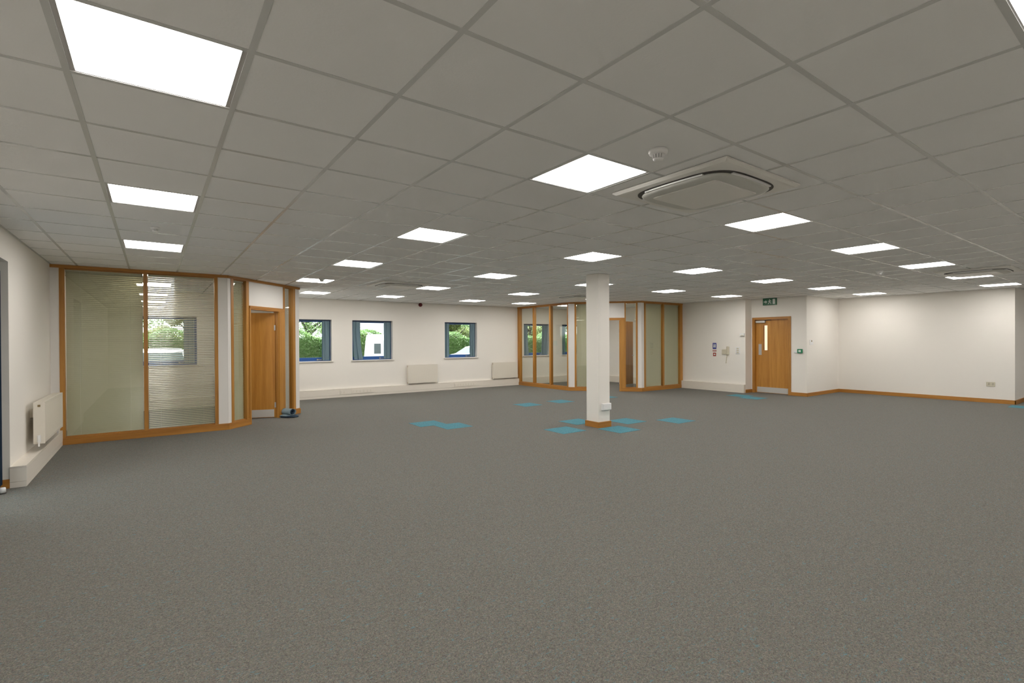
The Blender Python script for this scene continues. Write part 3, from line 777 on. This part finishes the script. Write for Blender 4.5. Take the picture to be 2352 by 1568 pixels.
obj('push_plate', MB().box(lx-.003, lx, 7.2, 7.285, 1.05, 1.35), 'steel', leaf)
obj('door_closer', MB().bbox(lx-.06, lx, 7.08, 7.34, 1.935, 1.995, .006), 'kick', leaf)
b = MB(); b.tube([(lx-.045, 7.1, 2.0), (lx-.06, 7.0, 2.008), (lx-.02, 6.92, 2.01)], .008, 8); obj('closer_arm', b, 'dark', leaf)

xs_ = empty('exit_sign', (X2, 6.93, 2.5), 'green emergency exit sign above the oak door', 'sign')
obj('sign_box', MB().bbox(X2-.045, X2, 6.745, 7.115, 2.41, 2.595, .005), 'green', xs_)
def onwall(pts, h0, h1, X): return MB().prism(pts, h0, h1, lambda u, v, h: (X-h, u, v))
X = X2-.045
b = MB()
def poly(pts): b.prism(pts, .0, .0015, lambda u, v, h: (X-h, u, v))
# door pictogram at the low-y end, running figure, arrow at the high-y end
poly([(6.775, 2.435), (6.775, 2.57), (6.84, 2.57), (6.84, 2.435)])
b.lathe([(0, 0), (.014, 0), (.014, .0015), (0, .0015)], X-.0015, 6.925, 2.555, 14, 'x')
poly([(6.90, 2.54), (6.935, 2.535), (6.945, 2.49), (6.915, 2.485)]); poly([(6.915, 2.49), (6.935, 2.49), (6.975, 2.44), (6.955, 2.435)]); poly([(6.90, 2.49), (6.925, 2.495), (6.895, 2.46), (6.88, 2.465)])
poly([(6.88, 2.455), (6.895, 2.47), (6.9, 2.435), (6.885, 2.435)]); poly([(6.935, 2.535), (6.965, 2.515), (6.96, 2.505), (6.935, 2.52)]); poly([(6.9, 2.54), (6.875, 2.515), (6.882, 2.507), (6.905, 2.525)])
poly([(7.085, 2.515), (7.035, 2.515), (7.035, 2.545), (6.99, 2.5), (7.035, 2.455), (7.035, 2.487), (7.085, 2.487)])
obj('pictograms', b, 'signwhite', xs_, fix=True)

cp = empty('door_release', (X2, 6.14, 1.17), 'green emergency door release box beside the exit door', 'call point')
obj('box', MB().bbox(X2-.05, X2, 6.085, 6.205, 1.115, 1.225, .006), 'cgreen', cp)
obj('break_glass', MB().bbox(X2-.053, X2-.049, 6.112, 6.172, 1.145, 1.198, .002), 'signwhite', cp)
obj('cover_hinge', MB().bbox(X2-.03, X2, 6.205, 6.30, 1.125, 1.165, .006), 'plastic', cp)

# things on the wall to the window side of the exit door
def plate(name, y0, y1, z0, z1, mt, label, cat, th=.004, XW=X1):
    e = empty(name, (XW, (y0+y1)/2, z0), label, cat)
    obj('plate', MB().bbox(XW-th, XW, y0, y1, z0, z1, .0015), mt, e); return e
e = plate('wall_sign', 8.345, 8.465, 1.205, 1.385, 'signblue', 'blue safety notice, topmost of three small wall signs', 'sign')
b = MB(); b.box(X1-.0055, X1-.004, 8.37, 8.40, 1.25, 1.35); b.box(X1-.0055, X1-.004, 8.415, 8.44, 1.25, 1.32); b.box(X1-.0055, X1-.004, 8.418, 8.437, 1.33, 1.355); obj('print', b, 'signwhite', e)
e = plate('wall_sign', 8.345, 8.465, 1.135, 1.175, 'signred', 'narrow red strip notice between two small wall signs', 'sign')
b = MB(); b.box(X1-.0055, X1-.004, 8.36, 8.45, 1.15, 1.16); obj('print', b, 'signwhite', e)
e = plate('wall_sign', 8.355, 8.455, 1.0, 1.1, 'signred', 'red square fire notice, lowest of three small wall signs', 'sign')
b = MB(); b.box(X1-.0055, X1-.004, 8.38, 8.43, 1.03, 1.07); obj('print', b, 'signwhite', e)
ph = empty('entry_phone', (X1, 8.03, 1.08), 'cream wall entry phone with hanging cord', 'phone')
obj('body', MB().bbox(X1-.03, X1, 8.02, 8.16, 1.06, 1.2, .008), 'beige', ph)
obj('handset', MB().bbox(X1-.065, X1-.03, 7.945, 8.005, 1.045, 1.285, .014), 'beige', ph)
obj('cradle', MB().bbox(X1-.034, X1, 7.94, 8.02, 1.05, 1.28, .006), 'beige', ph)
pts = [(X1-.03+.008*math.sin(k*1.3), 8.0+.03*math.sin(k/40*math.pi)-.004+.008*math.cos(k*1.3), 1.05-.24*math.sin(k/40*math.pi)) for k in range(41)]
obj('cord', MB().tube(pts, .006, 6), 'beige', ph)
sw = empty('switch_panel', (X1, 7.68, 1.07), 'white wall switch panel beside the entry phone', 'switch')
obj('plate', MB().bbox(X1-.014, X1, 7.615, 7.745, 1.075, 1.27, .004), 'plastic', sw)
for z in (1.10, 1.155, 1.21):
    obj('rocker', MB().bbox(X1-.02, X1-.013, 7.645, 7.715, z, z+.035, .003), 'beige', sw)
tm = empty('wall_sensor', (X1, 7.54, 1.6), 'small white sensor box high beside the exit door recess', 'sensor')
obj('case', MB().bbox(X1-.045, X1, 7.475, 7.60, 1.575, 1.655, .008), 'plastic', tm)
obj('lens', MB().bbox(X1-.048, X1-.044, 7.5, 7.575, 1.585, 1.605, .002), 'beige', tm)
e = empty('light_switch', (13.76, Y2, 1.39), 'small white switch plate with a brass trim on the return wall', 'switch')
obj('plate', MB().bbox(13.68, 13.86, Y2-.012, Y2, 1.33, 1.46, .003), 'plastic', e)
obj('rocker', MB().bbox(13.75, 13.80, Y2-.017, Y2-.011, 1.41, 1.45, .002), 'brass', e)
so = empty('wall_socket', (X3, 2.83, .42), 'double socket plate low on the plain white wall', 'socket')
obj('plate', MB().bbox(X3-.012, X3, 2.755, 2.905, .375, .475, .003), 'beige', so)
b = MB()
for y in (2.79, 2.86): b.box(X3-.0132, X3-.011, y-.012, y-.006, .405, .425); b.box(X3-.0132, X3-.011, y+.006, y+.012, .405, .425); b.box(X3-.0132, X3-.011, y-.004, y+.004, .435, .455)
tag(obj('pin_holes', b, 'dark', so), kind='stuff')
pn = empty('paper_notice', (11.48, YB, 1.33), 'white paper notice on the office wall between the two office windows', 'notice')
obj('sheet', MB().box(11.36, 11.60, YB-.003, YB-.0005, 1.30, 1.47), 'signwhite', pn)
rs = empty('fire_sounder', (6.33, YB, 2.55), 'round dark red fire alarm sounder on the window wall below the ceiling', 'alarm')
obj('body', MB().lathe([(0, -.06), (.035, -.06), (.05, -.045), (.052, 0), (0, 0)], 6.33, YB, 2.545, 24, 'y'), 'red', rs, True, fix=True)
obj('base', MB().lathe([(0, -.012), (.056, -.012), (.056, 0), (0, 0)], 6.33, YB, 2.545, 24, 'y'), 'red', rs, fix=True)

# ------------------------------------------------------------------ bundle of blind fabric on the floor
bx, by = 2.12, 10.60
bu = empty('fabric_roll', (bx, by, 0), 'roll of grey-blue fabric on a folded dark sheet by the office door', 'fabric')
ax = Vector((.5, -.866, 0)).normalized(); sd_ = Vector((-ax.y, ax.x, 0))
def rolled(r0, r1, turns, L0, L1, th):
    b = MB(); NT = 44; pts = []
    for k in range(NT+1):      # spiral cross-section, slightly squashed
        t = k/NT*2*math.pi*turns-1.9; r = r0+(r1-r0)*k/NT; pts.append((r*math.cos(t), r*.82*math.sin(t)))
    ctr = Vector((bx, by, .045+.82*.08)); K = NT+1
    for side in (0, 1):
        for q in range(5):
            f = L0+(L1-L0)*q/4
            for k, (u, v) in enumerate(pts):
                n_ = Vector((u, v)).normalized()*th*side
                b.v.append(tuple(ctr+ax*f+sd_*(u-n_.x+.003*math.sin(20*f+k*.2))+Vector((0, 0, v-n_.y))))
    for side in (0, 1):
        for q in range(4):
            for k in range(NT):
                f_ = (side*5*K+q*K+k, side*5*K+q*K+k+1, side*5*K+(q+1)*K+k+1, side*5*K+(q+1)*K+k); b.f.append(f_ if side else f_[::-1])
    for q in (0, 4):
        for k in range(NT): b.f.append((q*K+k, q*K+k+1, 5*K+q*K+k+1, 5*K+q*K+k))
    return b
obj('roll', rolled(.066, .082, 1.4, -.13, .13, .004), 'clothA', bu, True, fix=True)
obj('lining', rolled(.03, .060, 2.2, -.125, .124, .004), 'clothB', bu, True, fix=True)
def wavy(cx_, cy_, z, sx, sy, th, rot, ph_):
    b = MB(); n = 12; ca, sa = math.cos(rot), math.sin(rot)
    for side in (0, 1):
        for i in range(n+1):
            for j in range(n+1):
                u, v = i/n-.5, j/n-.5
                rr = 1-.25*abs(u*v)*4+.06*math.sin(7*u+ph_)
                zz = z+(th if side else 0)+(.008*math.sin(9*u+ph_)+.007*math.sin(11*v+2*ph_))*(1 if side else .3)+(.008)
                zz = max(zz, .002+.004*side)
                b.v.append((cx_+ca*u*sx*rr-sa*v*sy*rr, cy_+sa*u*sx*rr+ca*v*sy*rr, zz))
    k2 = (n+1)*(n+1); w_ = n+1
    for side in (0, 1):
        for i in range(n):
            for j in range(n):
                f_ = (side*k2+i*w_+j, side*k2+(i+1)*w_+j, side*k2+(i+1)*w_+j+1, side*k2+i*w_+j+1); b.f.append(f_ if side else f_[::-1])
    for i in range(n):
        b.f += [(i*w_, (i+1)*w_, k2+(i+1)*w_, k2+i*w_), (i*w_+n, k2+i*w_+n, k2+(i+1)*w_+n, (i+1)*w_+n), (i, k2+i, k2+i+1, i+1), (n*w_+i, n*w_+i+1, k2+n*w_+i+1, k2+n*w_+i)]
    return b
obj('folded_sheet', wavy(bx+.02, by-.02, .0, .36, .24, .022, -.55, .4), 'clothB', bu, True, fix=True)
obj('folded_layer', wavy(bx-.04, by-.0, .03, .28, .2, .014, -.8, 1.7), 'clothA', bu, True, fix=True)

# ------------------------------------------------------------------ outside
gnd = struct('ground', MB().box(-60, 80, -60, 90, -.55, -.25), 'asphalt')
GZ = -.25
def car(name, x, y, rz, L, Wd, prof, glassprof, paint, label, lamps=True, cat='car'):
    """side profile (u along length, z) extruded across the width with tumblehome; local frame rotated about z"""
    c = empty(name, (x, y, GZ), label, cat); ca, sa = math.cos(rz), math.sin(rz)
    def Wp(u, v, z): return (x+ca*u-sa*v, y+sa*u+ca*v, GZ+z)
    zt = max(p[1] for p in prof); zb = .85 if cat == 'car' else 1.0
    def half(z): return Wd/2*(1-.13*max(0, (z-zb)/(zt-zb))**1.2)-(.03 if z < .35 else 0)
    b = MB(); k = len(prof); cols = [-1, -.9, -.5, 0, .5, .9, 1]
    for f in cols:
        for u, z in prof:
            sh = 1 if abs(f) < .95 else .985
            b.v.append(Wp(u*sh, f*half(z), z-(0 if abs(f) < .95 else .03)+(.012*(1-f*f))))
    for q in range(len(cols)-1):
        for i in range(k):
            j = (i+1) % k; b.f.append((q*k+i, q*k+j, (q+1)*k+j, (q+1)*k+i))
    b.f.append(tuple(range(k))[::-1]); b.f.append(tuple((len(cols)-1)*k+i for i in range(k)))
    obj('body', b, paint, c, True, fix=True)
    for gp in glassprof:
        if gp[0] == 'side':
            for sg in (-1, 1):
                b = MB(); b.prism(gp[1], -.004, .008, lambda u, v, h: Wp(u, sg*(half(v-.0)*.992+h), v)); obj('side_window', b, 'carglass', c, fix=True)
        else:
            if gp[0] == 'rear':
                (u0, z0), (u1, z1), v0, v1 = gp[1]; b = MB()
                b.v += [Wp(u+du, v, z) for u, z in ((u0, z0), (u1, z1)) for du in (-.012, .04) for v in (v0, v1)]
                b.f += [(0, 1, 5, 4), (2, 6, 7, 3), (0, 2, 3, 1), (4, 5, 7, 6), (0, 4, 6, 2), (1, 3, 7, 5)]
                obj('rear_window', b, 'carglass', c, fix=True); continue
            (u0, z0), (u1, z1) = gp[1]; b = MB(); w0, w1 = half(z0)*.86, half(z1)*.84
            off = .012*(1 if gp[2] > 0 else -1)
            b.quad([Wp(u0+off, -w0, z0+.012), Wp(u0+off, w0, z0+.012), Wp(u1+off, w1, z1+.012), Wp(u1+off, -w1, z1+.012)])
            b.quad([Wp(u0-off*2, -w0, z0-.02), Wp(u0-off*2, w0, z0-.02), Wp(u1-off*2, w1, z1-.02), Wp(u1-off*2, -w1, z1-.02)])
            obj('screen', b, 'carglass', c)
    for u in (-L*.31, L*.31):
        for sg in (-1, 1):
            b = MB(); p0 = Wp(u, sg*(Wd/2-.1), .31)
            pts_ = [Wp(u, sg*(Wd/2-.2), .31), Wp(u, sg*(Wd/2-.01), .31)]
            b.tube(pts_, .31, 20); w_ = obj('wheel', b, 'tyre', c)
            b = MB(); b.tube([Wp(u, sg*(Wd/2-.02), .31), Wp(u, sg*(Wd/2+.002), .31)], .19, 14); obj('hub_cap', b, 'steel', w_)
    if lamps:
        for uu, mt_ in ((-L/2+.03, 'redlamp'), (L/2-.05, 'lamp')):
            for sg in (-1, 1):
                b = MB(); vv = sg*(half(.8)-.16); sgn = -1 if uu < 0 else 1
                b.v += [Wp(uu+sgn*du, vv+dv, z) for z in (.68, .92) for dv in (-.12, .12) for du in (-.08, .06)]
                b.f += [(0, 2, 3, 1), (4, 5, 7, 6), (0, 1, 5, 4), (2, 6, 7, 3), (0, 4, 6, 2), (1, 3, 7, 5)]
                obj('lamp', b, mt_ if sgn < 0 else 'lamp', c)
    return c
hatch = [(-2.05, .3), (-2.1, .6), (-2.02, .95), (-1.75, 1.38), (-1.2, 1.46), (-.2, 1.47), (.35, 1.38), (1.0, 1.0), (1.75, .88), (2.02, .72), (2.05, .35)]
hg = [('side', [(-1.55, .98), (-1.35, 1.33), (-.3, 1.38), (.25, 1.31), (.8, .98)]), ('scr', ((-1.98, 1.0), (-1.78, 1.33)), -1), ('scr', ((.97, 1.02), (.4, 1.35)), 1)]
car('parked_car', .28, 26.2, math.pi/2, 4.15, 1.74, hatch, hg, 'carsilver', 'silver hatchback parked outside, seen through the venetian blinds')
car('parked_car', 15.4, 25.4, math.pi, 4.15, 1.74, hatch, hg, 'carwhite', 'white car roof outside the window between the radiators')
vanp = [(-2.45, .35), (-2.5, .9), (-2.36, 1.75), (-2.2, 2.02), (-1.9, 2.08), (.9, 2.08), (1.35, 1.95), (1.95, 1.2), (2.45, 1.02), (2.5, .4)]
vg = [('side', [(.7, 1.15), (.7, 1.7), (1.2, 1.7), (1.6, 1.15)]), ('scr', ((1.93, 1.22), (1.38, 1.92)), 1),
      ('rear', ((-2.462, 1.13), (-2.38, 1.63), .14, .46)), ('rear', ((-2.462, 1.13), (-2.38, 1.63), -.46, -.14))]
car('parked_van', 10.12, 26.44, math.pi/2-.36, 5.0, 1.9, vanp, vg, 'carwhite', 'white van with dark rear windows parked outside', cat='van')

def leafmesh(centre, rad, n, size, seed, flat=1.0):
    rnd = random.Random(seed); b = MB(); cx_, cy_, cz_ = centre; rx, ry, rz = rad
    blobs = []
    for _ in range(16):
        while True:
            p = Vector((rnd.uniform(-1, 1), rnd.uniform(-1, 1), rnd.uniform(-1, 1)))
            if p.length < 1: break
        blobs.append((p, rnd.uniform(.22, .42)))
    for _ in range(n):
        p, r = rnd.choice(blobs)
        d = Vector((rnd.gauss(0, 1), rnd.gauss(0, 1), rnd.gauss(0, 1))).normalized()*r*rnd.uniform(.6, 1)
        q = p+d; pos = Vector((cx_+q.x*rx, cy_+q.y*ry, cz_+q.z*rz))
        a = Vector((rnd.gauss(0, 1), rnd.gauss(0, 1), rnd.gauss(0, 1))).normalized(); bb = a.orthogonal().normalized(); s_ = size*rnd.uniform(.6, 1.4)
        b.quad([pos-a*s_, pos+bb*s_*.45, pos+a*s_, pos-bb*s_*.45])
    return b
def tree(x, y, h, rad, label, seed, mt='leafA', n=15000, size=.075, trunk=.16):
    t = empty('tree', (x, y, GZ), label, 'tree', 'trees outside the windows')
    b = MB(); rnd = random.Random(seed+99)
    b.tube([(x, y, GZ), (x+.05, y, GZ+h*.25), (x+.12, y, GZ+h*.5), (x+.1, y, GZ+h*.8)], [trunk, trunk*.85, trunk*.6, trunk*.25], 8)
    for k in range(9):
        z = GZ+h*rnd.uniform(.25, .65); a = rnd.uniform(0, 6.28); l = rad[0]*rnd.uniform(.4, .65)
        b.tube([(x+.06, y, z), (x+.06+l*.5*math.cos(a), y+l*.5*math.sin(a), z+l*.35), (x+.06+l*math.cos(a), y+l*math.sin(a), z+l*.8)], [trunk*.45, trunk*.3, trunk*.1], 6)
    obj('trunk', b, 'bark', t, True)
    tag(obj('foliage', leafmesh((x, y, GZ+h-rad[2]*.95), rad, n, size, seed), mt, t), kind='stuff')
tree(-2.2, 36.5, 5.6, (2.4, 1.9, 2.6), 'leafy green tree behind the silver hatchback', 11)
tree(1.9, 33.4, 4.6, (2.2, 1.9, 2.2), 'leafy tree beyond the window behind the venetian blinds', 12, 'leafB')
tree(7.85, 33.4, 6.2, (2.6, 1.9, 2.6), 'green tree with forked trunk outside the window by the partition end', 13, n=2600, trunk=.24)
tree(12.6, 40, 3.6, (1.9, 1.6, 1.3), 'low yellow-green tree behind the white van', 14, 'leafB')
tree(17.8, 33.4, 5.8, (2.3, 1.9, 2.8), 'dense yellow-green tree outside the window between the radiators', 15, 'leafB', n=20000)
tree(22.6, 36.8, 6.0, (2.7, 1.9, 2.9), 'dense green tree beside the yellow-green tree, beyond the white car', 16, n=20000)
tree(25.4, 33.4, 5.4, (2.4, 1.9, 2.7), 'dense pale green tree outside the corner office window', 17, 'leafB', n=20000)
tree(31.0, 36.5, 5.6, (2.8, 1.9, 2.8), 'green tree outside the office window nearest the entry phone wall', 18, n=20000)
hd = empty('hedge', (8, 30.5, GZ), 'long clipped green hedge along the car park edge', 'hedge')
rnd = random.Random(5); b = MB()
for _ in range(60000):
    x = rnd.uniform(-10, 34); top = GZ+2.15+.18*math.sin(x*1.3)+.12*math.sin(x*3.1)
    f = rnd.random(); 
    if f < .75: pos = Vector((x, 30.0+rnd.uniform(-.08, .12), rnd.uniform(GZ, top)))
    else: pos = Vector((x, rnd.uniform(30.0, 31), top+rnd.uniform(-.1, .05)))
    a = Vector((rnd.gauss(0, 1), rnd.gauss(0, 1), rnd.gauss(0, 1))).normalized(); bb = a.orthogonal().normalized(); s_ = .062*rnd.uniform(.6, 1.4)
    b.quad([pos-a*s_, pos+bb*s_*.5, pos+a*s_, pos-bb*s_*.5])
tag(obj('foliage', b, 'leafA', hd), kind='stuff')
obj('twig_core', MB().box(-10, 34, 30.15, 30.85, GZ, GZ+1.95), 'leafA', hd)
